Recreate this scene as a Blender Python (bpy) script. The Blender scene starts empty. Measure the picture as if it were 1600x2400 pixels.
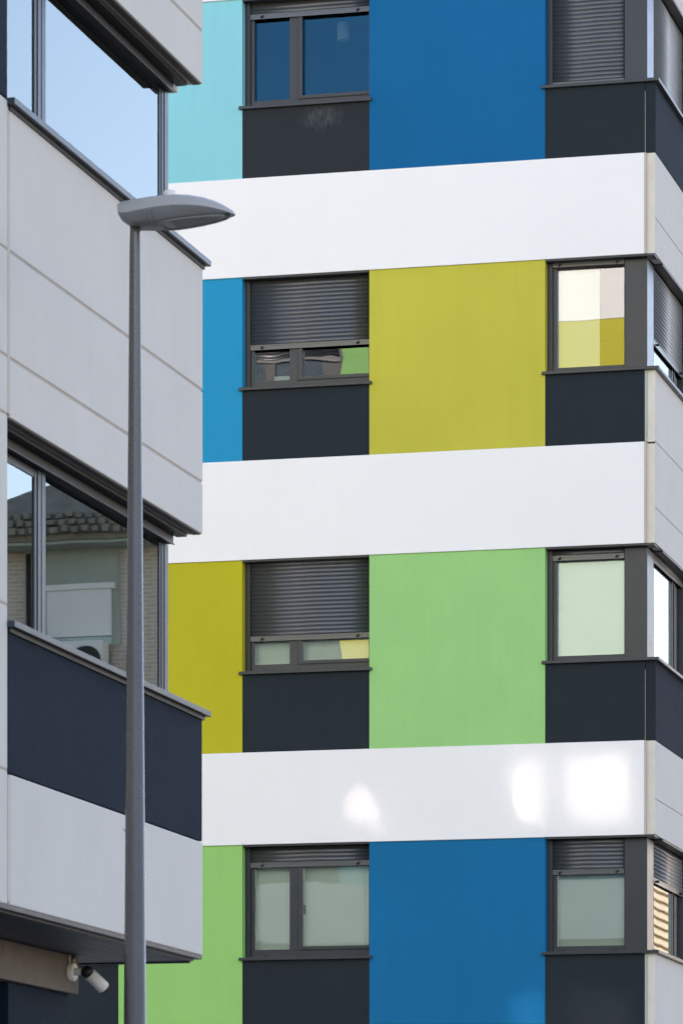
import bpy, bmesh, math, random
from mathutils import Vector, Matrix
random.seed(7)
R = math.radians
sc = bpy.context.scene
col = sc.collection

# ------------------------------------------------------------------ camera
# telephoto lens with a rising front: verticals stay parallel, horizon below the frame
cam = bpy.data.cameras.new('camera')
cam.sensor_fit = 'VERTICAL'; cam.sensor_height = 36.0; cam.sensor_width = 24.0
cam.lens = 150.54
cam.shift_x = 0.0; cam.shift_y = 0.7468
cam.clip_start = 0.1; cam.clip_end = 3000
co = bpy.data.objects.new('camera', cam); col.objects.link(co)
co.location = (0, 0, 1.6); co.rotation_euler = (R(90), 0, 0.24815)
cam.dof.use_dof = True; cam.dof.focus_distance = 43.5; cam.dof.aperture_fstop = 9.0
sc.camera = co

# ------------------------------------------------------------------ sky and sun
SUN = Vector((-0.459, 1.0, 0.477)).normalized()        # low sun behind the far building
EL = math.asin(SUN.z); AZ = math.atan2(SUN.x, SUN.y)
w = bpy.data.worlds.new('World'); sc.world = w; w.use_nodes = True
nt = w.node_tree; nt.nodes.clear()
sky = nt.nodes.new('ShaderNodeTexSky'); sky.sky_type = 'NISHITA'; sky.sun_disc = False
sky.sun_elevation = EL; sky.sun_rotation = AZ
sky.air_density = 1.0; sky.dust_density = 0.15; sky.ozone_density = 1.0
bg = nt.nodes.new('ShaderNodeBackground'); bg.inputs['Strength'].default_value = 0.15
wo = nt.nodes.new('ShaderNodeOutputWorld')
nt.links.new(sky.outputs[0], bg.inputs[0]); nt.links.new(bg.outputs[0], wo.inputs[0])
sl = bpy.data.lights.new('sun', 'SUN'); sl.energy = 5.0; sl.angle = R(0.53); sl.color = (1.0, 0.96, 0.905)
so = bpy.data.objects.new('sun', sl); col.objects.link(so)
so.rotation_euler = SUN.to_track_quat('Z', 'Y').to_euler(); so.location = (-30, 80, 60)

sc.view_settings.view_transform = 'Standard'; sc.view_settings.look = 'None'
sc.view_settings.exposure = 1.6; sc.view_settings.gamma = 1.0; sc.view_settings.use_curve_mapping = False
sc.view_settings.use_white_balance = True; sc.view_settings.white_balance_temperature = 7330; sc.view_settings.white_balance_tint = 24   # balanced for open shade
sc.render.engine = 'CYCLES'
cy = sc.cycles
cy.max_bounces = 8; cy.diffuse_bounces = 4; cy.glossy_bounces = 4; cy.transmission_bounces = 8
cy.transparent_max_bounces = 24
cy.caustics_reflective = True; cy.caustics_refractive = False
cy.blur_glossy = 0.0; cy.sample_clamp_indirect = 0.0; cy.sample_clamp_direct = 0
cy.use_denoising = True
# path guiding finds the sunlight that the gable's panes throw onto the facade
cy.use_guiding = True; cy.use_surface_guiding = True; cy.surface_guiding_probability = 0.7; cy.guiding_training_samples = 64

# ------------------------------------------------------------------ materials
def new_mat(name):
    m = bpy.data.materials.new(name); m.use_nodes = True
    n = m.node_tree; n.nodes.clear()
    o = n.nodes.new('ShaderNodeOutputMaterial')
    return m, n, o
def N(n, t, **kw):
    x = n.nodes.new(t)
    for k, v in kw.items():
        if k in x.inputs: x.inputs[k].default_value = v
        else: setattr(x, k, v)
    return x
def pos(n, scale=(1, 1, 1)):
    g = N(n, 'ShaderNodeNewGeometry'); mp = N(n, 'ShaderNodeMapping'); mp.inputs['Scale'].default_value = scale
    n.links.new(g.outputs['Position'], mp.inputs['Vector']); return mp.outputs[0]
def noise(n, vec, scale, detail=4, rough=.55):
    t = N(n, 'ShaderNodeTexNoise'); t.inputs['Scale'].default_value = scale
    t.inputs['Detail'].default_value = detail; t.inputs['Roughness'].default_value = rough
    n.links.new(vec, t.inputs['Vector']); return t.outputs[0]
def ramp(n, fac, a, b, ca=(0, 0, 0, 1), cb=(1, 1, 1, 1)):
    r = N(n, 'ShaderNodeValToRGB'); e = r.color_ramp.elements
    e[0].position = a; e[0].color = ca; e[1].position = b; e[1].color = cb
    n.links.new(fac, r.inputs[0]); return r.outputs[0]
def mixc(n, fac, a, b, mode='MIX'):
    m = N(n, 'ShaderNodeMix', data_type='RGBA', blend_type=mode)
    for sock, v in ((m.inputs[0], fac), (m.inputs[6], a), (m.inputs[7], b)):
        if hasattr(v, 'is_output'): n.links.new(v, sock)
        else: sock.default_value = v if not isinstance(v, tuple) or len(v) == 4 else (*v, 1)
    return m.outputs[2]

def surf(name, c, rough=.85, var=.05, big=1.1, grain=260, bump=.12, streak=.05, speck=0, spec=.35, metal=0.0, stain=None, dirt=.0):
    m, n, o = new_mat(name)
    b = N(n, 'ShaderNodeBsdfPrincipled'); b.inputs['Roughness'].default_value = rough
    b.inputs['Specular IOR Level'].default_value = spec; b.inputs['Metallic'].default_value = metal
    p = pos(n)
    lo = tuple(max(0, x * (1 - var)) for x in c); hi = tuple(min(1, x * (1 + var)) for x in c)
    f1 = noise(n, p, big, 5)
    colr = mixc(n, ramp(n, f1, .3, .7), lo, hi)
    f5 = noise(n, pos(n, (1, 1, 1.6)), 5.5, 6, .65)
    colr = mixc(n, ramp(n, f5, .35, .75, (0, 0, 0, 1), (min(1, var * 5),) * 3 + (1,)), colr, tuple(x * .90 for x in c))
    if streak:                                          # faint vertical rain marks
        f2 = noise(n, pos(n, (7, 7, .45)), 1.6, 5)
        colr = mixc(n, ramp(n, f2, .42, .8, (0, 0, 0, 1), (streak * 4,) * 3 + (1,)), colr, tuple(x * .8 for x in c))
    f3 = noise(n, p, grain, 2)
    colr = mixc(n, ramp(n, f3, .25, .75, (0, 0, 0, 1), (.16,) * 3 + (1,)), colr, tuple(x * .86 for x in c))
    if speck:
        f4 = noise(n, p, speck, 1, .3)
        colr = mixc(n, ramp(n, f4, .72, .76, (0, 0, 0, 1), (.55,) * 3 + (1,)), colr, tuple(min(1, x * .55) for x in c))
    if stain:                                           # whitish efflorescence with a shape of its own
        (sx, sz), (rx, rz), sc_ = stain
        g = N(n, 'ShaderNodeNewGeometry'); s = N(n, 'ShaderNodeSeparateXYZ'); n.links.new(g.outputs['Position'], s.inputs[0])
        def ma(op, a, bb):
            q = N(n, 'ShaderNodeMath', operation=op)
            for k, v in enumerate((a, bb)):
                if hasattr(v, 'is_output'): n.links.new(v, q.inputs[k])
                else: q.inputs[k].default_value = v
            return q.outputs[0]
        dx = ma('DIVIDE', ma('SUBTRACT', s.outputs[0], sx), rx); dz = ma('DIVIDE', ma('SUBTRACT', s.outputs[2], sz), rz)
        rr = ma('ADD', ma('MULTIPLY', dx, dx), ma('MULTIPLY', dz, dz))
        fall = ma('SUBTRACT', 1.0, rr)
        nz = noise(n, pos(n, (1.4, 1, .38)), 24, 12, .8)
        val = ma('MULTIPLY', ma('MAXIMUM', fall, 0.0), nz)
        colr = mixc(n, ramp(n, val, .40, .78, (0, 0, 0, 1), (.15,) * 3 + (1,)), colr, (.6, .66, .68))
    n.links.new(colr, b.inputs['Base Color'])
    if bump:
        bp = N(n, 'ShaderNodeBump'); bp.inputs['Strength'].default_value = bump; bp.inputs['Distance'].default_value = .004
        h = N(n, 'ShaderNodeMath', operation='ADD'); n.links.new(noise(n, p, grain, 3), h.inputs[0]); n.links.new(noise(n, p, 6, 3), h.inputs[1])
        n.links.new(h.outputs[0], bp.inputs['Height']); n.links.new(bp.outputs[0], b.inputs['Normal'])
    rv = N(n, 'ShaderNodeMapRange'); rv.inputs[3].default_value = max(.02, rough - .06); rv.inputs[4].default_value = min(1, rough + .06)
    n.links.new(noise(n, p, 9, 3), rv.inputs[0]); n.links.new(rv.outputs[0], b.inputs['Roughness'])
    n.links.new(b.outputs[0], o.inputs[0]); return m

def glass(name, ior=1.9, rough=0.0, tint=(.86, .93, .92), wob=.0, wscale=1.2, refl=(.97, .98, 1)):
    m, n, o = new_mat(name)
    fr = N(n, 'ShaderNodeFresnel'); fr.inputs[0].default_value = ior
    tr = N(n, 'ShaderNodeBsdfTransparent'); tr.inputs[0].default_value = (*tint, 1)
    gl = N(n, 'ShaderNodeBsdfGlossy'); gl.inputs['Roughness'].default_value = rough
    gl.inputs['Color'].default_value = (*refl, 1)
    if wob:
        bp = N(n, 'ShaderNodeBump'); bp.inputs['Strength'].default_value = 1.0; bp.inputs['Distance'].default_value = wob
        n.links.new(noise(n, pos(n), wscale, 1, .4), bp.inputs['Height']); n.links.new(bp.outputs[0], gl.inputs['Normal'])
    mx = N(n, 'ShaderNodeMixShader')
    n.links.new(fr.outputs[0], mx.inputs[0]); n.links.new(tr.outputs[0], mx.inputs[1]); n.links.new(gl.outputs[0], mx.inputs[2])
    n.links.new(mx.outputs[0], o.inputs[0]); return m

def brickmat(name, c1, c2, mortar, sx=.24, sz=.07):
    m, n, o = new_mat(name)
    b = N(n, 'ShaderNodeBsdfPrincipled'); b.inputs['Roughness'].default_value = .9
    g = N(n, 'ShaderNodeNewGeometry'); s = N(n, 'ShaderNodeSeparateXYZ'); cmb = N(n, 'ShaderNodeCombineXYZ')
    ad = N(n, 'ShaderNodeMath', operation='ADD')
    n.links.new(g.outputs['Position'], s.inputs[0]); n.links.new(s.outputs[0], ad.inputs[0]); n.links.new(s.outputs[1], ad.inputs[1])
    n.links.new(ad.outputs[0], cmb.inputs[0]); n.links.new(s.outputs[2], cmb.inputs[1])
    t = N(n, 'ShaderNodeTexBrick'); t.inputs['Scale'].default_value = 1; t.inputs['Brick Width'].default_value = sx
    t.inputs['Row Height'].default_value = sz; t.inputs['Mortar Size'].default_value = .012
    t.inputs['Color1'].default_value = (*c1, 1); t.inputs['Color2'].default_value = (*c2, 1); t.inputs['Mortar'].default_value = (*mortar, 1)
    n.links.new(cmb.outputs[0], t.inputs['Vector']); n.links.new(t.outputs[0], b.inputs['Base Color']); n.links.new(b.outputs[0], o.inputs[0]); return m

M = {}
M['white'] = surf('white_render', (.82, .81, .79), .9, .014, .7, 260, .18, .014, spec=.15)
M['teal'] = surf('teal_render', (.215, .57, .62), .85, .02, 1.2, 260, .22, .055, spec=.0)
M['blue'] = surf('blue_render', (.0005, .122, .285), .82, .05, .8, 260, .22, .055, spec=.0)
M['sky_blue'] = surf('sky_blue_render', (.0005, .275, .485), .82, .03, .8, 260, .22, .055, spec=.0)
M['blue_low'] = surf('mid_blue_render', (.0005, .145, .315), .82, .05, .8, 260, .22, .055, spec=.0)
M['lime'] = surf('lime_render', (.51, .475, .065), .85, .05, .9, 260, .22, .055, spec=.0)
M['olive'] = surf('olive_lime_render', (.47, .43, .028), .85, .035, .9, 260, .22, .055, spec=.0)
M['green'] = surf('green_render', (.29, .585, .21), .85, .06, .9, 260, .22, .055, spec=.0)
M['green_low'] = surf('leaf_green_render', (.28, .57, .17), .85, .04, .9, 260, .22, .055, spec=.0)
M['mint'] = surf('mint_render', (.47, .60, .50), .85, .03, .9, 300, .10, .03, spec=.0)
M['slate'] = surf('slate_render', (.0155, .0235, .0295), .75, .06, 1.2, 300, .10, .05, spec=.16)
M['slate_stain'] = surf('slate_render_with_white_bloom', (.021, .026, .031), .75, .06, 1.2, 300, .10, .05, spec=.16, stain=((-11.22, 13.76), (.52, .30), 1))
M['navy'] = surf('navy_render', (.006, .0155, .030), .75, .06, 1.0, 260, .10, .05, spec=.09)
M['concrete'] = surf('pale_precast_concrete', (.655, .625, .578), .92, .03, 1.6, 160, .16, .03, speck=0)
M['edge'] = surf('raw_concrete_edge', (.66, .61, .53), .95, .05, 5, 120, .5, .03, speck=70)
M['sealant'] = surf('beige_joint_sealant', (.50, .43, .37), .85, .10, 3, 120, .2, .05)
M['metal'] = surf('anthracite_lacquered_aluminium', (.025, .030, .036), .36, .05, 2, 400, .0, .0, spec=.42)
M['metal_dark'] = surf('dark_aluminium', (.018, .021, .025), .42, .05, 2, 400, .0, .0, spec=.5)
M['shutter'] = surf('anthracite_shutter_lacquer', (.052, .057, .064), .31, .05, 2, 400, .0, .0, spec=.75)
M['metal_gloss'] = surf('satin_grey_aluminium', (.075, .09, .11), .33, .03, 2, 400, .0, .0, spec=.7, metal=.2)
M['metal_blue'] = surf('blue_grey_aluminium', (.030, .042, .058), .38, .05, 2, 400, .0, .0, spec=.45)
M['black'] = surf('black_plastic', (.012, .012, .013), .5, .05, 2, 300, 0, 0)
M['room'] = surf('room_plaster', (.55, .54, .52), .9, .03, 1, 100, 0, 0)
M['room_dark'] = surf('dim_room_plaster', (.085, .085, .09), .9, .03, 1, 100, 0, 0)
M['blind'] = surf('pale_roller_blind', (.90, .92, .87), .9, .02, 3, 500, .05, .0)
M['glass'] = glass('window_glass', 1.75, 0, (.93, .985, .96), .0012, 2.2)
M['glass_sky_painted'] = glass('window_glass_with_painted_sky', 1.7, 0, (.80, .90, .95), .0006, 2.2, (.10, .42, .62))  # blue of the mirrored sky painted into the glossy colour
M['glass_mirror'] = glass('mirroring_window_glass', 1.93, 0, (.93, .985, .96), .0003, 1.2)
M['glass_flat'] = glass('flat_window_glass', 1.85, 0, (.93, .985, .96), .0003, 1.2)
M['glass_sky'] = glass('reflective_window_glass', 3.0, .010, (.80, .92, .92), .0004, 1.1, (.90, 1.0, .99))
M['glass_caster'] = glass('sunlit_window_glass', 2.05, .042, (.75, .85, .85))
def cloth(name, c):
    m, n, o = new_mat(name)
    d = N(n, 'ShaderNodeBsdfDiffuse'); d.inputs[0].default_value = (*c, 1)
    t = N(n, 'ShaderNodeBsdfTranslucent'); t.inputs[0].default_value = (*c, 1)
    mx = N(n, 'ShaderNodeMixShader'); mx.inputs[0].default_value = .55
    n.links.new(d.outputs[0], mx.inputs[1]); n.links.new(t.outputs[0], mx.inputs[2]); n.links.new(mx.outputs[0], o.inputs[0]); return m
M['cloth'] = cloth('translucent_white_blind', (.85, .85, .83))
M['steel'] = surf('galvanised_grey_paint', (.118, .110, .102), .27, .05, 3, 200, .02, .04, spec=.5, metal=.35)
M['lamp'] = surf('light_grey_lamp_housing', (.40, .40, .395), .32, .03, 5, 200, .02, .0, spec=.5)
M['lamp_under'] = surf('mid_grey_lamp_tray', (.17, .175, .18), .45, .04, 5, 200, .02, .0)
M['led'] = surf('smoked_lamp_glass', (.10, .105, .11), .3, .03, 5, 200, 0, 0, spec=.7)
M['led_dot'] = surf('led_lens', (.112, .117, .122), .35, .05, 5, 200, 0, 0)
M['cctv'] = surf('white_plastic', (.74, .73, .70), .45, .03, 8, 200, .02, 0)
M['stone'] = surf('tan_stone_cladding', (.17, .135, .11), .8, .22, 2.2, 90, .2, .08, speck=0)
M['soffit'] = surf('dark_metal_soffit', (.045, .050, .056), .5, .05, 2, 200, .0, .0)
M['drip'] = surf('galvanised_drip_edge', (.15, .135, .125), .6, .1, 5, 200, .05, .1)
M['asphalt'] = surf('asphalt', (.055, .055, .057), .95, .12, .6, 60, .4, 0)
M['paving'] = surf('pale_paving', (.34, .32, .29), .9, .1, 1, 60, .3, 0)
M['kerb'] = surf('granite_kerb', (.30, .29, .28), .85, .1, 2, 60, .3, 0)
M['brick'] = brickmat('buff_brick', (.55, .47, .38), (.48, .40, .32), (.62, .58, .52))
M['tile'] = surf('clay_roof_tile', (.26, .24, .19), .9, .45, 2, 40, .3, .1)
M['greyplaster'] = surf('grey_green_plaster', (.37, .42, .37), .9, .05, 1, 100, .1, .05)
M['beige'] = surf('beige_cladding', (.66, .54, .38), .85, .06, 1, 100, .1, .05)
M['pale'] = surf('pale_shutter_plastic', (.80, .80, .78), .6, .03, 1, 100, 0, 0)
M['roof'] = surf('gravel_roof', (.25, .24, .23), .95, .1, 1, 60, .3, 0)
M['brass'] = surf('brass_fitting', (.45, .36, .18), .35, .05, 5, 100, 0, 0, metal=.8)

# ------------------------------------------------------------------ object helpers
WL = {}                                                 # world location of every object
def link(name, me, loc, parent=None):
    o = bpy.data.objects.new(name, me); col.objects.link(o)
    loc = Vector(loc); WL[o] = loc
    if parent is not None:
        o.parent = parent; o.location = loc - WL[parent]
    else: o.location = loc
    return o
def empty(name, loc, parent=None, label=None, cat=None, group=None):
    o = link(name, None, loc, parent); o.empty_display_size = .2
    tag(o, label, cat, group); return o
def tag(o, label=None, cat=None, group=None, kind=None):
    if label: o['label'] = label
    if cat: o['category'] = cat
    if group: o['group'] = group
    if kind: o['kind'] = kind
    return o
def bm_obj(name, bm, m, parent=None, smooth=False, org=None):
    vs = [v.co.copy() for v in bm.verts]
    if org is None:
        org = Vector([(min(v[k] for v in vs) + max(v[k] for v in vs)) / 2 for k in range(3)])
    for v in bm.verts: v.co -= org
    bmesh.ops.recalc_face_normals(bm, faces=bm.faces)
    me = bpy.data.meshes.new(name); bm.to_mesh(me); bm.free()
    if smooth:
        for p in me.polygons: p.use_smooth = True
    me.materials.append(M[m] if isinstance(m, str) else m)
    return link(name, me, org, parent)
def bbox(bm, x0, x1, y0, y1, z0, z1, bev=0):
    if x0 > x1: x0, x1 = x1, x0
    if y0 > y1: y0, y1 = y1, y0
    r = bmesh.ops.create_cube(bm, size=1)
    for v in r['verts']:
        v.co = Vector(((x0 + x1) / 2 + v.co.x * (x1 - x0), (y0 + y1) / 2 + v.co.y * (y1 - y0), (z0 + z1) / 2 + v.co.z * (z1 - z0)))
    if bev:
        es = list({e for v in r['verts'] for e in v.link_edges})
        bmesh.ops.bevel(bm, geom=es, offset=bev, segments=2, affect='EDGES', profile=.6)
def box(name, m, parent, x0, x1, y0, y1, z0, z1, bev=0, label=None):
    bm = bmesh.new(); bbox(bm, x0, x1, y0, y1, z0, z1, bev)
    o = bm_obj(name, bm, m, parent)
    if label: o['label'] = label
    return o

class Face:
    """a facade frame: u runs along the wall, d outward, z up"""
    def __init__(s, o, u, n): s.o = Vector(o); s.u = Vector(u); s.n = Vector(n)
    def p(s, u, d, z): return s.o + s.u * u + s.n * d + Vector((0, 0, z))
    def box(s, name, m, parent, u0, u1, d0, d1, z0, z1, bev=0, label=None):
        a = s.p(u0, d0, z0); b = s.p(u1, d1, z1)
        return box(name, m, parent, a.x, b.x, a.y, b.y, a.z, b.z, bev, label)
    def boxes(s, name, m, parent, L, bev=0):
        bm = bmesh.new()
        for (u0, u1, d0, d1, z0, z1) in L:
            a = s.p(u0, d0, z0); b = s.p(u1, d1, z1); bbox(bm, a.x, b.x, a.y, b.y, a.z, b.z, bev)
        return bm_obj(name, bm, m, parent)

PITCH = .0432
def slat_mesh(face, L):
    bm = bmesh.new(); prof = []
    for k in range(7):                                   # convex outer skin, hooked lips
        t = k / 6; z = (t - .5) * (PITCH + .004); d = .0078 * math.sin(math.pi * min(1, max(0, t))) ** .7
        prof.append((d, z))
    prof += [(-.006, prof[-1][1]), (-.006, prof[0][1])]
    rings = []
    for u in (-L / 2, L / 2):
        rings.append([bm.verts.new(face.u * u + face.n * d + Vector((0, 0, z))) for d, z in prof])
    k = len(prof)
    for i in range(k):
        bm.faces.new((rings[0][i], rings[0][(i + 1) % k], rings[1][(i + 1) % k], rings[1][i]))
    bm.faces.new(rings[0]); bm.faces.new(rings[1])
    bmesh.ops.recalc_face_normals(bm, faces=bm.faces)
    me = bpy.data.meshes.new('shutter_slat'); bm.to_mesh(me); bm.free(); me.materials.append(M['shutter'])
    for p in me.polygons: p.use_smooth = len(p.vertices) == 4
    return me

def window(F, parent, u0, u1, zs, zt, panes, shut=None, glass_m='glass', blind=None, recess=.11, right_rail=.05, left_rail=.055,
           drains=(), label=None, stops=True, name='window', mull=True, depth=.09, blindspan=None, slat_m=None, top_frame=.05, flush=False):
    """zs sill top, zt lintel. panes: list of (ua, ub, zbottom, sash). shut: z of the lower edge of the shutter's end rail"""
    W = empty(name, F.p((u0 + u1) / 2, 0, zs), parent)
    if label: W['label'] = label
    r = -recess
    F.box('guide_rail', 'metal_dark', W, u0 + .002, u0 + left_rail, r, r - .10, zs + .001, zt - .022)
    if right_rail: F.box('guide_rail', 'metal_dark', W, u1 - right_rail, u1 - .002, r, r - .10, zs + .001, zt - .022)
    a, b = u0 + left_rail + .001, u1 - right_rail - .001
    fd = r - .030 if flush else r - .035
    g = r - .036 if flush else r - .075                    # glass plane
    F.box('lintel', 'metal_dark', W, u0 + .002, u1 - .002, -.004, r - .11, zt - .02, zt - .003)
    F.box('shutter_box', 'black', W, a, b, r - .036, r - .11, zt - .075, zt - .021)
    fr = []
    zb = min(p[2] for p in panes)
    fr.append((a, b, r - .035, r - .10, zs + .001, zb - .001))
    us = [a] + [x for p in panes for x in (p[0], p[1])] + [b]
    for k in range(0, len(us), 2):
        if us[k + 1] - us[k] > .004: fr.append((us[k], us[k + 1], r - .034, r - .101, zb - .0005, zt - .076))
    F.boxes('frame', 'metal', W, fr)
    for (ua, ub, z0, sash) in panes:
        if sash:
            s = .05
            sf = r - .028 if flush else r - .022
            F.boxes('sash', 'metal', W, [(ua - s + .004, ua, sf, r - .0335, z0 - .035, zt - .08), (ua + .0005, ub + .02, sf, r - .0335, z0 - .0345, z0 - .001)])
            F.boxes('sash_gasket', 'black', W, [(ua - s - .003, ua - s + .0035, r - .026, r - .0338, z0 - .04, zt - .08), (ua - s, ub + .02, r - .026, r - .0338, z0 - .041, z0 - .0355)])
        F.box('pane', glass_m, W, ua + (-.001 if flush else .001), ub - .001, g, g - .008, z0 + .001, zt - .08)
        if blind:
            bu0, bu1 = (ua - .02, ub + .02) if blindspan is None else (max(ua - .02, blindspan[0]), min(ub + .02, blindspan[1]))
            if bu1 > bu0: F.box('blind', blind, W, bu0, bu1, g - .06, g - .065, z0 - .03, zt - .05)
    for (ud) in drains:
        F.box('drain_cap', 'black', W, ud, ud + .042, r - .0345, r - .027, zs + .018, zs + .032)
    if shut is not None:
        top = zt - .03; L = b - a - .004
        me = SL.setdefault((round(L, 3), tuple(F.n)), None) or slat_mesh(F, L); SL[(round(L, 3), tuple(F.n))] = me
        rb = shut; rt = shut + .055
        F.boxes('shutter_end_rail', 'shutter', W, [(a + .002, b - .002, r - .004, r - .018, rb, rt - .002), (a + .002, b - .002, r - .001, r - .0045, rb + .036, rt - .008)])
        z = rt + PITCH / 2
        while z - PITCH / 2 < top - .02:
            link('shutter_slat', me, F.p((a + b) / 2, r - .012 + random.uniform(-.0012, .0012), z), W); z += PITCH
        if stops:
            for us_ in (.10, .90):
                uc = a + (b - a) * us_
                bm = bmesh.new(); mtx = Matrix.Rotation(R(35), 4, F.n)
                bbox(bm, -.018, .018, -.016, .016, -.006, .006)
                for v in bm.verts: v.co = (mtx @ v.co) + F.p(uc, r + .006, rb + .022)
                bm_obj('shutter_stop', bm, 'black', W)
    return W
SL = {}

def sill(F, parent, u0, u1, z, m='metal', over=.03, proj=.045, t=.032):
    return F.box('sill', m, parent, u0 - over, u1 + over, proj, -.14, z - t, z, .003)

# ------------------------------------------------------------------ ground
g = box('ground', 'asphalt', None, -400, 400, -300, 900, -.5, 0); tag(g, kind='structure')
p1 = box('pavement', 'paving', None, -8.2, -4.6, -60, 200, .004, .13); tag(p1, kind='structure')
k1 = box('kerb', 'kerb', None, -4.59, -4.42, -60, 200, .004, .14, .01); tag(k1, kind='structure')
p2 = box('courtyard_paving', 'paving', None, -40, -8.25, 27.3, 43.3, .004, .12); tag(p2, kind='structure')
p3 = box('pavement', 'paving', None, 5.2, 8.0, -60, 200, .004, .13); tag(p3, kind='structure')
k2 = box('kerb', 'kerb', None, 5.02, 5.19, -60, 200, .004, .14, .01); tag(k2, kind='structure')

# ------------------------------------------------------------------ far building with coloured bays
B = empty('apartment_building', (-12, 50, 0), None,
          'apartment building with white bands, coloured render bays and dark grey corner windows', 'building')
F = Face((0, 43.46, 0), (1, 0, 0), (0, -1, 0))
XA, XB, XC, XD, XL, XE = -12.088, -10.712, -8.842, -7.792, -13.45, -7.69
XLL = -14.83
T = -.30                                                   # panel thickness
ZB = [(6.148, 7.118), (9.146, 10.190), (12.124, 13.162), (15.055, 16.15)]   # white bands
ZS = [4.958, 7.968, 10.958, 13.918]                          # window sills (top)
for k, (a, b) in enumerate(ZB):
    F.box('white_band', 'white', B, -26, XD - .001, .012, T, a, b, .004)
    for (ua, ub) in ((XL + .004, XA - .004), (XB + .004, XC - .004)):
        F.box('drip_strip', 'white', B, ua, ub, .020, .0125, a - .003, a + .028, .004)
F.box('white_band', 'white', B, -26, XD - .001, .012, T, .9, 3.2, .004)
paint = [('green_low', 'blue_low'), ('olive', 'green'), ('sky_blue', 'lime'), ('teal', 'blue')]
names = {'green_low': 'leaf green render bay', 'blue_low': 'mid blue render bay', 'olive': 'olive lime render bay', 'green': 'pale green render bay',
         'sky_blue': 'bright sky blue render bay', 'lime': 'yellow lime render bay', 'teal': 'pale turquoise render bay', 'blue': 'deep blue render bay'}
lows = [3.2, 7.118, 10.190, 13.162]; highs = [6.148, 9.146, 12.124, 15.055]
for k in range(4):
    z0, z1 = lows[k] + .0015, highs[k] - .0015
    F.box('colour_panel', paint[k][0], B, XL, XA, 0, T, z0, z1, .002, names[paint[k][0]])
    F.box('colour_panel', paint[k][1], B, XB, XC, 0, T, z0, z1, .002, names[paint[k][1]])
    F.box('colour_panel', paint[(k + 1) % 4][0], B, -26, XLL - .001, 0, T, z0, z1, .002)
    zs = ZS[k]
    sm = 'slate_stain' if k == 3 else 'slate'
    F.box('spandrel_panel', sm, B, XA + .002, XB - .002, -.006, T, z0, zs - .033, .002)
    F.box('spandrel_panel', 'slate', B, XLL + .002, XL - .002, -.006, T, z0, zs - .033, .002)
    F.box('spandrel_panel', 'slate', B, XC + .002, XD - .006, -.004, T, z0, zs - .033, .002)
    sill(F, B, XA, XB, zs); sill(F, B, XLL, XL, zs)

# front windows of the wide bays
def Abay(k, shut, blind, ofs=0, drains=True, blindspan=None, label=None, gm='glass'):
    zs, zt = ZS[k], highs[k]
    return window(F, B, XA + ofs, XB + ofs, zs, zt,
           [(XA + ofs + .095, XA + ofs + .478, zs + .092, False), (XA + ofs + .618, XB + ofs - .04, zs + .12, True)],
           shut, gm, blind, right_rail=.02, drains=(XA + ofs + .20, XA + ofs + .56, XB + ofs - .16) if drains else (), blindspan=blindspan, label=label)
wa0 = Abay(0, 5.915, 'blind', label='window with pale blinds and shutter rolled nearly up')
wa1 = Abay(1, 8.302, 'blind', label='window with shutter three quarters down over pale blinds')
wa2 = Abay(2, 11.375, None, drains=False, label='window with shutter two thirds down and mirrored slats')
wa3 = Abay(3, 14.865, None, drains=False, gm='glass_sky_painted', label='window with clear glass, sky reflection coloured dark blue')
F.box('handle', 'metal_dark', wa0, XA + .614, XA + .632, -.205, -.222, 5.42, 5.52)
for k in range(4):
    Abay(k, ZS[k] + .3 * k + .2, 'blind', ofs=XL - XB, drains=False)
box('inner_blind_board', 'room', wa2, XA + .62 - .34, XA + .50, 43.72, 43.73, ZS[2] + .02, ZS[2] + .16)

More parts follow.
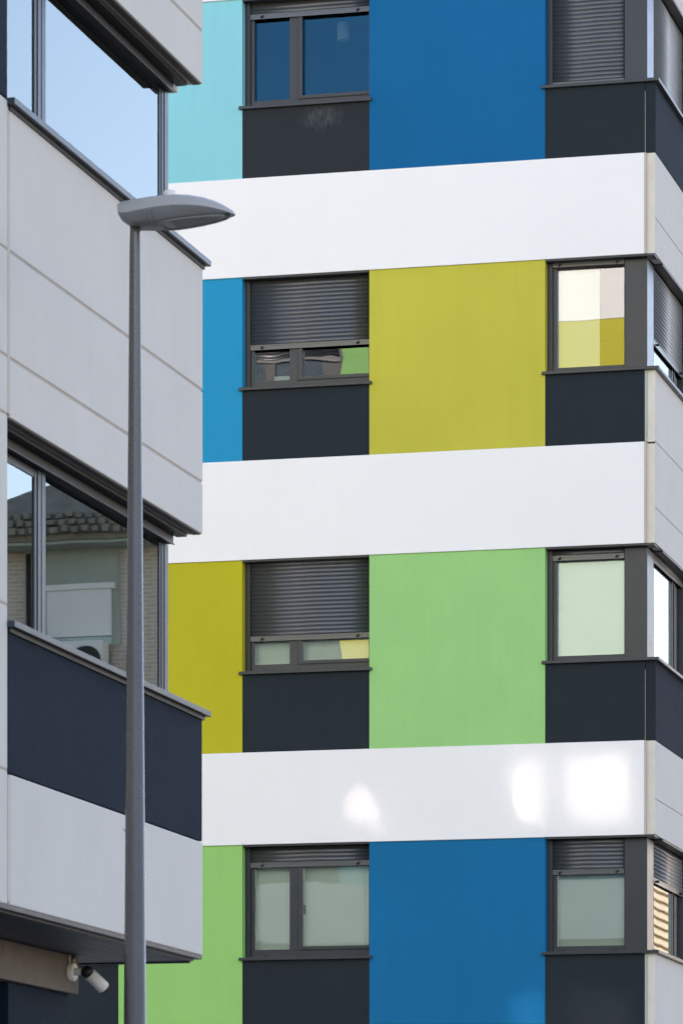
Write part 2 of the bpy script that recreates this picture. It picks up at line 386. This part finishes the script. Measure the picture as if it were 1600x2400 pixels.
# corner windows, front side and street side
G = Face((-7.69, 0, 0), (0, 1, 0), (1, 0, 0))
shutC = [5.765, 9.02, 12.062, 13.925]
sideS = [(5.70, 'x'), (9.035, 'x'), (11.30, 'x'), (13.925, 'x')]
YP, YQ = 43.93, 45.80
for k in range(4):
    zs, zt = ZS[k], highs[k]
    wl = ['corner window with pale blind under a short shutter', 'corner window filled by a pale green blind',
          'corner window mirroring a white and lime facade', 'corner window with its shutter fully down'][k]
    bl = ['blind', 'blind', 'blind', None][k]
    W = window(F, B, XC, -8.028, zs, zt, [(XC + .097, -8.035, zs + .068, False)], shutC[k], 'glass_mirror' if k == 2 else 'glass_flat', bl, right_rail=0.004,
               drains=(XC + .15, -8.15) if k < 3 else (), label=wl, blindspan=(-8.8, -8.315) if k == 2 else None, stops=k < 3)
    # corner post: lacquered sheet on the front, glossier return on the street side
    F.box('corner_post', 'metal', B, -8.026, -7.792, -.105, -.36, zs + .001, zt - .024, .002)
    G.box('corner_post_return', 'metal_gloss', B, 43.568, YP, -.101, -.16, zs + .001, zt - .03, .001)
    F.box('lintel', 'metal_dark', B, -8.027, -7.70, -.004, -.2, zt - .02, zt - .003)
    # sill wrapping the corner
    F.box('sill', 'metal', B, XC - .03, XE + .045, .045, -.14, zs - .032, zs, .003)
    G.box('sill', 'metal', B, 43.602, 47.6, .045, -.14, zs - .0325, zs - .0005, .003)
    st = sideS[k][0]
    bs = 'blind' if k == 0 else None
    window(G, B, YP, YQ, zs, zt, [(YP + .03, 45.24, zs + .07, False), (45.38, YQ - .08, zs + .09, True)], st, 'glass_sky', None,
           right_rail=.05, left_rail=.012, stops=k in (0, 2), recess=.10, label='street side half of the corner window', flush=True)
    # street side spandrels and bands
    dark = k in (1, 3)
    z0 = lows[k]
    if dark:
        G.box('spandrel_panel', 'navy', B, 43.475, 60, 0, -.10, z0 + .002, zs - .034, .003)
        F.box('panel_edge', 'slate', B, XD - .001, XE - .003, -.011, -.0145, z0 + .004, zs - .034)
        F.box('joint_sealant', 'sealant', B, XD - .0055, XD - .0015, -.008, -.03, z0 + .01, zs - .12)
    else:
        G.box('facade_panel', 'concrete', B, 43.476, 60, 0, -.10, z0 + .004, zs - .034, .006)
        F.box('joint_sealant', 'greyplaster', B, XD - .006, XD + .018, -.002, -.0115, z0 + .004, zs - .034)
        F.box('panel_edge', 'edge', B, XD + .0185, XE - .004, -.012, -.0155, z0 - .02, zs - .034)
    G.box('facade_panel', 'concrete', B, YQ + .003, 60, 0, -.30, zs + .002, zt - .002, .006)
    a, b = ZB[k]
    G.box('facade_panel', 'concrete', B, 43.476, 60, -.001, -.10, a + .001, a + .362, .006)
    G.box('facade_panel', 'concrete', B, 43.476, 60, -.001, -.10, a + .372, b - .002, .006)
    G.box('joint_sealant', 'sealant', B, 43.49, 60, -.008, -.09, a + .355, a + .38)
    F.box('panel_edge', 'edge', B, XD, XE - .004, -.012, -.0155, a + .003, b - .003)
    F.box('joint_sealant', 'sealant', B, XD - .012, XD + .012, .0125, -.013, a + .002, b - .002)
G.box('facade_panel', 'concrete', B, 43.476, 60, 0, -.10, 0, 3.19, .006)
# floors, inner walls, back and roof
for k, (a, b) in enumerate([(.9, 3.2)] + ZB):
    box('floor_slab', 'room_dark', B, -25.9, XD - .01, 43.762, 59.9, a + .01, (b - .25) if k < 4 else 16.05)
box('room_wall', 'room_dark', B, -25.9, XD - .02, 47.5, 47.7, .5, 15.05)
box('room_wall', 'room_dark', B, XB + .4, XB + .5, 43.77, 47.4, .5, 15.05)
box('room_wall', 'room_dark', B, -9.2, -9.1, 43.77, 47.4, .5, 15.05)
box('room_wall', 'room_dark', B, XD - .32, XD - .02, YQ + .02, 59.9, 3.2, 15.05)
box('wall', 'white', B, -26, XE - .01, 60, 60.3, 0, 16.15)
box('wall', 'white', B, -26.3, -26, 43.46, 60.3, 0, 16.15)
box('ground_wall', 'slate', B, -25.9, XE - .11, 43.6, 43.9, 0, .9)
box('roof', 'roof', B, -26, XE - .11, 43.77, 60, 16.06, 16.09)

# ------------------------------------------------------------------ near building on the left
L = empty('street_building', (-12, 22, 0), None,
          'pale precast panel building with recessed strip windows, nearest on the left', 'building')
H = Face((-7.75, 0, 0), (0, 1, 0), (1, 0, 0))
Y0, YE = 22.94, 26.905
TH = -.16
colsL = [(3.70, 4.438, 'concrete'), (6.452, 6.777, 'concrete'), (6.795, 7.379, 'concrete'), (7.397, 8.190, 'concrete'),
         (9.392, 9.724, 'concrete'), (9.742, 10.33, 'concrete'), (10.344, 11.16, 'concrete'), (12.35, 13.2, 'concrete'), (13.21, 14.1, 'concrete'), (15.3, 16.2, 'concrete'), (16.21, 17.3, 'concrete')]
for (a, b, m) in colsL:
    H.box('facade_panel', m, L, Y0 + .045, YE, 0, TH, a, b, .009)
H.box('spandrel_panel', 'navy', L, Y0 + .012, YE - .004, -.004, TH, 4.446, 5.262, .004, 'dark navy panel below the lower strip window')
for (a, b, m) in [(3.70, 4.448, 'concrete'), (4.462, 5.378, 'concrete'), (5.392, 6.452, 'concrete'), (6.466, 6.781, 'concrete'), (6.795, 7.383, 'concrete'), (7.397, 8.232, 'concrete'),
                  (8.24, 9.39, 'navy'), (9.40, 10.33, 'concrete'), (10.344, 11.16, 'concrete'), (11.17, 13.2, 'concrete'), (13.21, 15.2, 'concrete'), (15.21, 17.3, 'concrete')]:
    for (ya, yb) in ((19.2, Y0 - .004), (15.4, 19.18), (11.6, 15.38)):
        H.box('facade_panel', m, L, ya, yb, 0, TH, a, b, .009)
# recessed sealant behind the joints
H.boxes('joint_sealant', 'sealant', L, [(11.7, YE - .02, -.006, -.10, 6.47, 8.19), (11.7, YE - .02, -.006, -.10, 9.41, 11.1), (11.7, Y0 + .005, -.0065, -.1, 3.71, 8.22), (Y0 - .002, Y0 + .06, -.0125, -.1, 3.71, 4.43)])
# chips along the vertical joint: lips of sealant standing a little proud
H.boxes('joint_bead', 'edge', L, [(Y0 + .006, Y0 + .016, -.001, -.02, 6.47, 8.2), (Y0 + .030, Y0 + .043, -.002, -.02, 6.47, 8.2), (Y0 + .012, Y0 + .036, -.003, -.02, 3.72, 4.43)])
# sills
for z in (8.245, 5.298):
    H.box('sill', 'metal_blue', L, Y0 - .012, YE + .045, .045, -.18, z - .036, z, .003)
    H.box('sill_shadow_strip', 'black', L, Y0 + .01, YE + .01, .012, -.12, z - .062, z - .0365)  # added black strip standing in for the shade under the sill
    box('sill', 'metal_blue', L, -9.6, -7.945, YE - .25, YE + .044, z - .0365, z - .0005, .003)
# strip windows with glass corner
GX = -7.93
for (zs, zt, nm) in ((8.245, 9.392, 'upper strip window with pale interior'), (5.298, 6.452, 'lower strip window mirroring a brick house')):
    W = empty('window', (GX, 24.6, zs), L, label=nm)
    # soffit strips: concrete lip, dark gap, track
    H.box('lintel', 'stone', W, Y0 + .05, YE - .02, -.012, -.06, zt - .006, zt - .001)
    H.box('shutter_slot', 'black', W, Y0 + .05, YE - .1, -.08, -.15, zt - .03, zt - .008)
    H.box('head_frame', 'black', W, Y0 + .05, YE - .165, -.152, -.26, zt - .085, zt - .002)
    H.box('head_bead', 'metal_dark', W, Y0 + .05, YE - .17, -.140, -.1515, zt - .092, zt - .085)
    z1 = zt - .09
    # mullion group
    mm = [(24.01, 24.055, -.196, -.26), (24.057, 24.12, -.190, -.26), (24.122, 24.19, -.187, -.26)]
    H.boxes('mullion', 'metal_blue', W, [(a, b, c, d, zs, z1) for a, b, c, d in mm])
    H.boxes('sash', 'metal', W, [(22.5, 24.008, -.198, -.24, zs + .002, zs + .035), (24.192, 26.57, -.20, -.24, zs + .002, zs + .02), (22.5, 24.008, -.198, -.24, z1 - .05, z1)])
    # corner post
    H.boxes('corner_post', 'metal_blue', W, [(26.58, 26.615, -.198, -.25, zs, z1), (26.617, 26.665, -.193, -.25, zs, z1), (26.667, 26.745, -.188, -.25, zs, z1)])
    H.box('pane', 'glass_sky', W, 22.5, 24.01, -.205, -.215, zs + .03, z1)
    H.box('pane', 'glass_sky', W, 24.191, 26.581, -.205, -.215, zs + .015, z1)
    box('pane', 'glass', W, -9.3, GX - .08, 26.66, 26.67, zs + .01, z1)
# roller blind half drawn in the gable half of the upper window
box('blind', 'cloth', L, -8.62, -8.10, 26.60, 26.604, 9.0, 9.30)
# room pieces seen through the upper glass
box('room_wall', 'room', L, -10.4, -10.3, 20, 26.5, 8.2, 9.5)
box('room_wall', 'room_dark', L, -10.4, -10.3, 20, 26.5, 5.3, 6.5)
# slabs / bulk
for (a, b) in ((3.72, 5.2), (6.48, 8.17), (9.48, 11.1), (12.4, 14.05), (15.35, 17.2)):
    box('floor_slab', 'room', L, -29.8, -7.92, 11.7, 26.55, a, b)
box('wall', 'concrete', L, -30, -7.92, 11.3, 11.6, 0, 17.3)
box('wall', 'concrete', L, -30, -29.8, 11.6, 26.6, 0, 17.3)
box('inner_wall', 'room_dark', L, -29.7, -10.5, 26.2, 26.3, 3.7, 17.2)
for (a, b) in ((11.11, 12.39), (14.06, 15.34)):
    H.box('pane', 'glass_sky', L, 11.8, 26.5, -.2, -.21, a, b)
box('roof', 'roof', L, -29.8, -7.93, 11.7, 26.5, 17.201, 17.24)
# soffit of metal slats under the overhang
for i in range(16):
    x1 = -7.80 - i * .105
    box('soffit_slat', 'soffit', L, x1 - .100, x1, 11.7, 26.86, 3.660, 3.698)
H.box('drip_edge', 'drip', L, 11.6, YE - .005, -.004, -.05, 3.672, 3.699, .002)
box('soffit_trim', 'soffit', L, -9.6, -7.83, 26.862, 26.9, 3.650, 3.699)
# ground floor wall set back under the soffit
for (ya, yb) in ((19.4, 23.0), (23.006, 24.75), (24.756, 26.28)):
    box('stone_lintel', 'stone', L, -8.62, -8.40, ya, yb, 3.415, 3.655, .003)
box('shop_panel', 'navy', L, -8.66, -8.45, 25.02, 26.22, .1, 3.412, .004)
box('doorway_reveal', 'black', L, -9.4, -9.3, 18, 25.0, .1, 3.4)
box('door_jamb', 'pale', L, -8.60, -8.50, 24.15, 24.22, .1, 3.33)
box('ground_wall', 'slate', L, -29, -8.67, 26.0, 26.2, 0, 3.65)
box('ground_wall', 'slate', L, -8.7, -8.5, 11.6, 19.4, 0, 3.65)
# small scuff below the navy panel
bm = bmesh.new()
vs = [H.p(25.12, .0012, 4.352), H.p(25.27, .0012, 4.332), H.p(25.29, .0012, 4.318), H.p(25.2, .0012, 4.330)]
bm.faces.new([bm.verts.new(v) for v in vs]); bm_obj('scuff_mark', bm, 'navy', L)

# gable of the near building that faces the coloured facade across the yard
K = Face((0, 26.9, 0), (-1, 0, 0), (0, 1, 0))
kb = [(6.45, 7.3), (9.35, 10.3), (12.62, 13.3), (15.32, 17.3)]
for (a, b) in kb:
    K.box('white_band', 'white', L, 7.92, 30, .012, -.25, a, b, .004)
kz = [(7.3, 9.35), (10.3, 12.62), (13.3, 15.32)]
kc = [('blue', 'teal'), ('mint', 'lime'), ('lime', 'green')]
for (a, b), (c1, c2) in zip(kz, kc):
    K.box('colour_panel', c1, L, 9.5, 13.4, 0, -.25, a + .001, b - .001)
    K.box('colour_panel', c2, L, 13.402, 15.30, 0, -.25, a + .001, b - .001)
    K.box('colour_panel', c1, L, 19.2, 30, 0, -.25, a + .001, b - .001)
    zs = a + .82
    if a > 7.4 or True:
        K.box('spandrel_panel', 'slate', L, 15.303, 17.298, -.006, -.25, a + .001, zs - .034)
        K.box('colour_panel', c2, L, 17.30, 18.0, 0, -.25, a + .001, b - .001)
        K.box('spandrel_panel', 'slate', L, 18.003, 19.197, -.006, -.25, a + .001, zs - .034)
        K.box('sill', 'metal', L, 15.27, 17.33, .045, -.14, zs - .032, zs)
        K.box('sill', 'metal', L, 17.97, 19.23, .045, -.14, zs - .032, zs)
    K.box('spandrel_panel', 'slate', L, 8.2, 9.497, -.006, -.25, a + .001, a + .93) if a > 13 or a < 8 else None
    zp = 14.22 if a > 13 else zs + .09
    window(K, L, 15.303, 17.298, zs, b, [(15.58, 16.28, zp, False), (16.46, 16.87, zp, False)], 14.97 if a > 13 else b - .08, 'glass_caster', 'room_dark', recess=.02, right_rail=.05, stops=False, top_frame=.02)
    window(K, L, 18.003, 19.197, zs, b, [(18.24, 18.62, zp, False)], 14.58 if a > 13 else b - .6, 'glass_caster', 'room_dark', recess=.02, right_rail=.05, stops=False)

# ------------------------------------------------------------------ street lamp
LX, LY = -6.868, 22.5
S = empty('street_lamp', (LX, LY, .13), None, 'grey conical steel street lamp with flat drop shaped head', 'street lamp')
def lathe(name, m, parent, prof, seg=32, c=(0, 0, 0), ax=None):
    bm = bmesh.new(); rings = []
    for r, z in prof:
        rings.append([bm.verts.new((r * math.cos(2 * math.pi * i / seg), r * math.sin(2 * math.pi * i / seg), z)) for i in range(seg)])
    for a, b in zip(rings, rings[1:]):
        for i in range(seg): bm.faces.new((a[i], a[(i + 1) % seg], b[(i + 1) % seg], b[i]))
    bm.faces.new(rings[0]); bm.faces.new(rings[-1])
    mt = Matrix.Translation(Vector(c)) @ (ax if ax is not None else Matrix.Identity(4))
    for v in bm.verts: v.co = mt @ v.co
    o = bm_obj(name, bm, m, parent)
    for p in o.data.polygons: p.use_smooth = len(p.vertices) == 4
    return o
ZT = 7.355
lathe('pole', 'steel', S, [(.098, .145), (.098, .16), (.082, .17), (.0305, ZT - .10), (.0285, ZT - .03), (.028, ZT + .02)], 40, (LX, LY, 0))
lathe('base_plate', 'steel', S, [(.16, .131), (.16, .144)], 24, (LX, LY, 0))
# head: lofted along its length, nose to the right over the street
HD = Vector((math.cos(R(-2)), math.sin(R(-2)), 0)); HS = Vector((-HD.y, HD.x, 0))
tail = Vector((LX, LY, ZT)) - HD * .085
# t, half width, top z, rim z, bottom z
secs = [(0.000, 0.056, 0.128, 0.118, 0.116), (0.012, 0.081, 0.136, 0.085, 0.060), (0.035, 0.105, 0.140, 0.062, 0.026), (0.080, 0.123, 0.144, 0.058, 0.005), (0.160, 0.134, 0.150, 0.066, 0.002), (0.250, 0.137, 0.154, 0.074, 0.002),
        (0.340, 0.134, 0.154, 0.078, 0.008), (0.420, 0.126, 0.147, 0.076, 0.014), (0.500, 0.112, 0.130, 0.068, 0.020), (0.560, 0.093, 0.108, 0.058, 0.026), (0.610, 0.068, 0.082, 0.046, 0.030), (0.645, 0.038, 0.058, 0.036, 0.032), (0.660, 0.009, 0.042, 0.032, 0.036)]
def head_section(s):
    t, hw, zt, zr, zb = s; pts = []
    for k in range(0, 13):                                   # dome from rim to rim
        a = math.pi * k / 12; cx = math.cos(a); sx = math.sin(a)
        pts.append((hw * (abs(cx) ** .75) * (1 if cx >= 0 else -1), zr + (zt - zr) * sx ** .62))
    under = [(-hw * .985, zr - .10 * (zr - zb)), (-hw * .90, zb + .18 * (zr - zb)), (-hw * .72, zb), (0, zb - .001), (hw * .72, zb), (hw * .90, zb + .18 * (zr - zb)), (hw * .985, zr - .10 * (zr - zb))]
    return pts, under
bmU = bmesh.new(); bmD = bmesh.new(); ru = []; rd = []
for s in secs:
    pts, un = head_section(s)
    P = lambda q: tail + HD * s[0] + HS * q[0] + Vector((0, 0, q[1]))
    ru.append([bmU.verts.new(P(q)) for q in pts])
    rd.append([bmD.verts.new(P(q)) for q in [pts[-1]] + un + [pts[0]]])
for rr, b_ in ((ru, bmU), (rd, bmD)):
    for a, b in zip(rr, rr[1:]):
        for i in range(len(a) - 1): b_.faces.new((a[i], a[i + 1], b[i + 1], b[i]))
    b_.faces.new(rr[0]); b_.faces.new(rr[-1])
hd = bm_obj('lamp_head', bmU, 'lamp', S, True)
un = bm_obj('lamp_tray', bmD, 'lamp_under', S, True)
# lens window set in the tray
bm = bmesh.new(); pts = []
for t, f in ((.245, .55), (.30, .74), (.36, .76), (.44, .76), (.52, .72), (.58, .62), (.615, .40)):
    hw = [ (s1[1] + (s2[1] - s1[1]) * (t - s1[0]) / (s2[0] - s1[0]), s1[4] + (s2[4] - s1[4]) * (t - s1[0]) / (s2[0] - s1[0])) for s1, s2 in zip(secs, secs[1:]) if s1[0] <= t <= s2[0]][0]
    pts.append((t, hw[0] * f, hw[1]))
ringA = [tail + HD * t + HS * h + Vector((0, 0, z - .004)) for t, h, z in pts] + [tail + HD * t - HS * h + Vector((0, 0, z - .004)) for t, h, z in reversed(pts)]
bot = [bm.verts.new(v) for v in ringA]; top = [bm.verts.new(v + Vector((0, 0, .006))) for v in ringA]
bm.faces.new(bot); bm.faces.new(top)
for i in range(len(bot)): bm.faces.new((bot[i], bot[(i + 1) % len(bot)], top[(i + 1) % len(bot)], top[i]))
lens = bm_obj('lamp_lens', bm, 'led', S)
bm = bmesh.new()
for i in range(len(ringA)):
    a = ringA[i]; b = ringA[(i + 1) % len(ringA)]; d = (b - a); n_ = Vector((-d.y, d.x, 0)).normalized() * .006
    q = [bm.verts.new(v + Vector((0, 0, dz))) for dz in (-.004, .004) for v in (a - n_, a + n_, b + n_, b - n_)]
    bm.faces.new(q[:4]); bm.faces.new(q[4:])
    for e in range(4): bm.faces.new((q[e], q[(e + 1) % 4], q[4 + (e + 1) % 4], q[4 + e]))
bm_obj('lens_rim', bm, 'lamp_under', S)
bm = bmesh.new()
def lens_at(t):
    for a, b in zip(pts, pts[1:]):
        if a[0] <= t <= b[0]:
            k = (t - a[0]) / (b[0] - a[0]); return a[1] + (b[1] - a[1]) * k, a[2] + (b[2] - a[2]) * k
    return 0, 0
for i in range(13):
    t = .315 + i * .020; hw, zb = lens_at(t)
    for j in range(-4, 5):
        if abs(j) * .022 > hw - .022: continue
        c = tail + HD * t + HS * (j * .022) + Vector((0, 0, zb - .004))
        bbox(bm, c.x - .0055, c.x + .0055, c.y - .0055, c.y + .0055, c.z - .0012, c.z + .002)
tag(bm_obj('led_lenses', bm, 'led_dot', lens), kind='stuff')
# hinge line and clip
t0 = tail + HD * .215
box('hinge_seam', 'lamp_under', S, t0.x - .0015, t0.x + .0015, t0.y - .148, t0.y - .10, ZT + .0, ZT + .055)
lathe('photocell_cap', 'cctv', S, [(.031, 0), (.0345, .004), (.0345, .030), (.031, .036), (.012, .038)], 24, tail + HD * .285 + Vector((0, 0, .153)))
lathe('photocell_collar', 'steel', S, [(.028, 0), (.028, .012)], 24, tail + HD * .285 + Vector((0, 0, .143)))
nose = tail + HD * .635
box('nose_catch', 'black', S, nose.x - .012, nose.x + .014, nose.y - .05, nose.y - .02, ZT + .018, ZT + .032)

# ------------------------------------------------------------------ security camera on the stone lintel
C = empty('security_camera', (-8.40, 26.08, 3.56), None, 'white bullet security camera on the tan stone lintel under the soffit', 'camera')
rx = Matrix.Rotation(R(90), 4, 'Y')
lathe('mount_plate', 'cctv', C, [(.058, 0), (.060, .006), (.060, .034), (.054, .042)], 32, (-8.399, 26.08, 3.545), rx)
lathe('bracket', 'cctv', C, [(.024, 0), (.021, .05), (.018, .085)], 20, (-8.358, 26.08, 3.545), Matrix.Rotation(R(85), 4, 'Y'))
bd = Vector((.50, .62, -.60)).normalized()
q = bd.to_track_quat('Z', 'Y').to_matrix().to_4x4()
c0 = Vector((-8.275, 26.06, 3.545))
lathe('camera_body', 'cctv', C, [(.042, .02), (.0425, .16), (.040, .164)], 32, c0, q)
lathe('rear_cap', 'black', C, [(.026, -.028), (.038, -.016), (.0405, .0), (.0405, .0195)], 32, c0, q)
lathe('lens_ring', 'black', C, [(.0385, .1645), (.0385, .176), (.03, .177)], 32, c0, q)
lathe('cable', 'cctv', C, [(.004, 0), (.004, .055)], 10, (-8.385, 26.045, 3.60))
cd = empty('cable_gland', (-8.36, 26.08, 3.63), C)
lathe('brass_nipple', 'brass', cd, [(.011, 0), (.011, .03), (.008, .032), (.008, .05)], 16, (-8.37, 26.08, 3.603))

# ------------------------------------------------------------------ pendant lamp inside the top window
pl = empty('pendant_lamp', (-11.28, 44.6, 15.05), None, 'pale cylinder pendant lamp hanging behind the top window', 'lamp')
lathe('lamp_shade', 'pale', pl, [(.066, 14.88), (.068, 15.2), (.06, 15.205)], 24, (-11.28, 44.6, 0))
lathe('cord', 'black', pl, [(.004, 15.2), (.004, 15.42)], 8, (-11.28, 44.6, 0))

# ------------------------------------------------------------------ houses across the street (seen in the glass)
hb = empty('brick_house', (5, 77, 0), None, 'buff brick house with clay tile roof mirrored in the lower strip window', 'house')
box('wall', 'brick', hb, .9, 9.1, 70, 84, 0, 14.3)
box('upper_wall', 'greyplaster', hb, 5.72, 7.08, 69.95, 70.02, 12.4, 14.1)
box('eave_board', 'greyplaster', hb, .25, 9.75, 69.35, 84.65, 14.05, 14.10)
bm = bmesh.new()
ev = [(.2, 69.3, 14.105), (9.8, 69.3, 14.105), (9.8, 84.7, 14.105), (.2, 84.7, 14.105)]
ev2 = [(x, y, z + .10) for x, y, z in ev]; rg = [(4.6, 75.5, 17.4), (4.6, 79, 17.4)]
v = [bm.verts.new(p) for p in ev + ev2 + rg]
bm.faces.new(v[:4])
for i in range(4): bm.faces.new((v[i], v[(i + 1) % 4], v[4 + (i + 1) % 4], v[4 + i]))
bm.faces.new((v[4], v[5], v[8])); bm.faces.new((v[5], v[6], v[9], v[8])); bm.faces.new((v[6], v[7], v[9])); bm.faces.new((v[7], v[4], v[8], v[9]))
rf = bm_obj('roof', bm, 'tile', hb)
bm = bmesh.new()
for i in range(52):                                          # cover tiles along the eave, uneven
    x = .3 + i * .185
    for r_ in range(3):
        y = 69.12 + r_ * .42
        bbox(bm, x, x + .11, y, y + .45, 14.19 + r_ * .20 + .03 * random.random(), 14.29 + r_ * .20 + .03 * random.random())
tag(bm_obj('eave_tiles', bm, 'tile', rf), kind='stuff')
for (xa, xb, zz) in ((5.86, 6.98, 12.55), (2.0, 3.2, 12.55), (5.86, 6.98, 8.6), (2.0, 3.2, 8.6)):
    Wd = empty('window', (xa, 70, zz), hb)
    box('shutter', 'pale', Wd, xa, xb, 69.88, 69.94, zz, zz + .80)
    box('frame', 'pale', Wd, xa - .08, xb + .08, 69.84, 69.945, zz + .802, zz + .90)
    box('pane', 'glass', Wd, xa, xb, 69.91, 69.945, zz - .9, zz - .005)
ac = empty('air_conditioner', (6.2, 69.7, 11.7), hb)
box('casing', 'pale', ac, 5.9, 6.62, 69.5, 69.88, 11.75, 12.42, .02)
lathe('fan_grille', 'black', ac, [(.25, 0), (.23, .02)], 24, (6.18, 69.49, 12.08), Matrix.Rotation(R(90), 4, 'X'))
lathe('downpipe', 'metal', hb, [(.05, .1), (.05, 14.0)], 12, (7.35, 69.93, 0))
h2 = empty('beige_block', (16, 130, 0), None, 'sunlit beige slatted block mirrored in the lowest street side window', 'building')
box('wall', 'beige', h2, 8, 24, 104, 165, 0, 19.5)
for i in range(40):
    z = 8.2 + i * .28
    box('slat', 'beige', h2, 7.86, 7.99, 104, 150, z, z + .17)
h3 = empty('far_block', (-2, 260, 0), None, 'pale block closing the far end of the street', 'building')
box('wall', 'beige', h3, -40, 40, 260, 275, 0, 16)
box('roof', 'tile', h3, -41, 41, 259, 276, 16, 16.5)
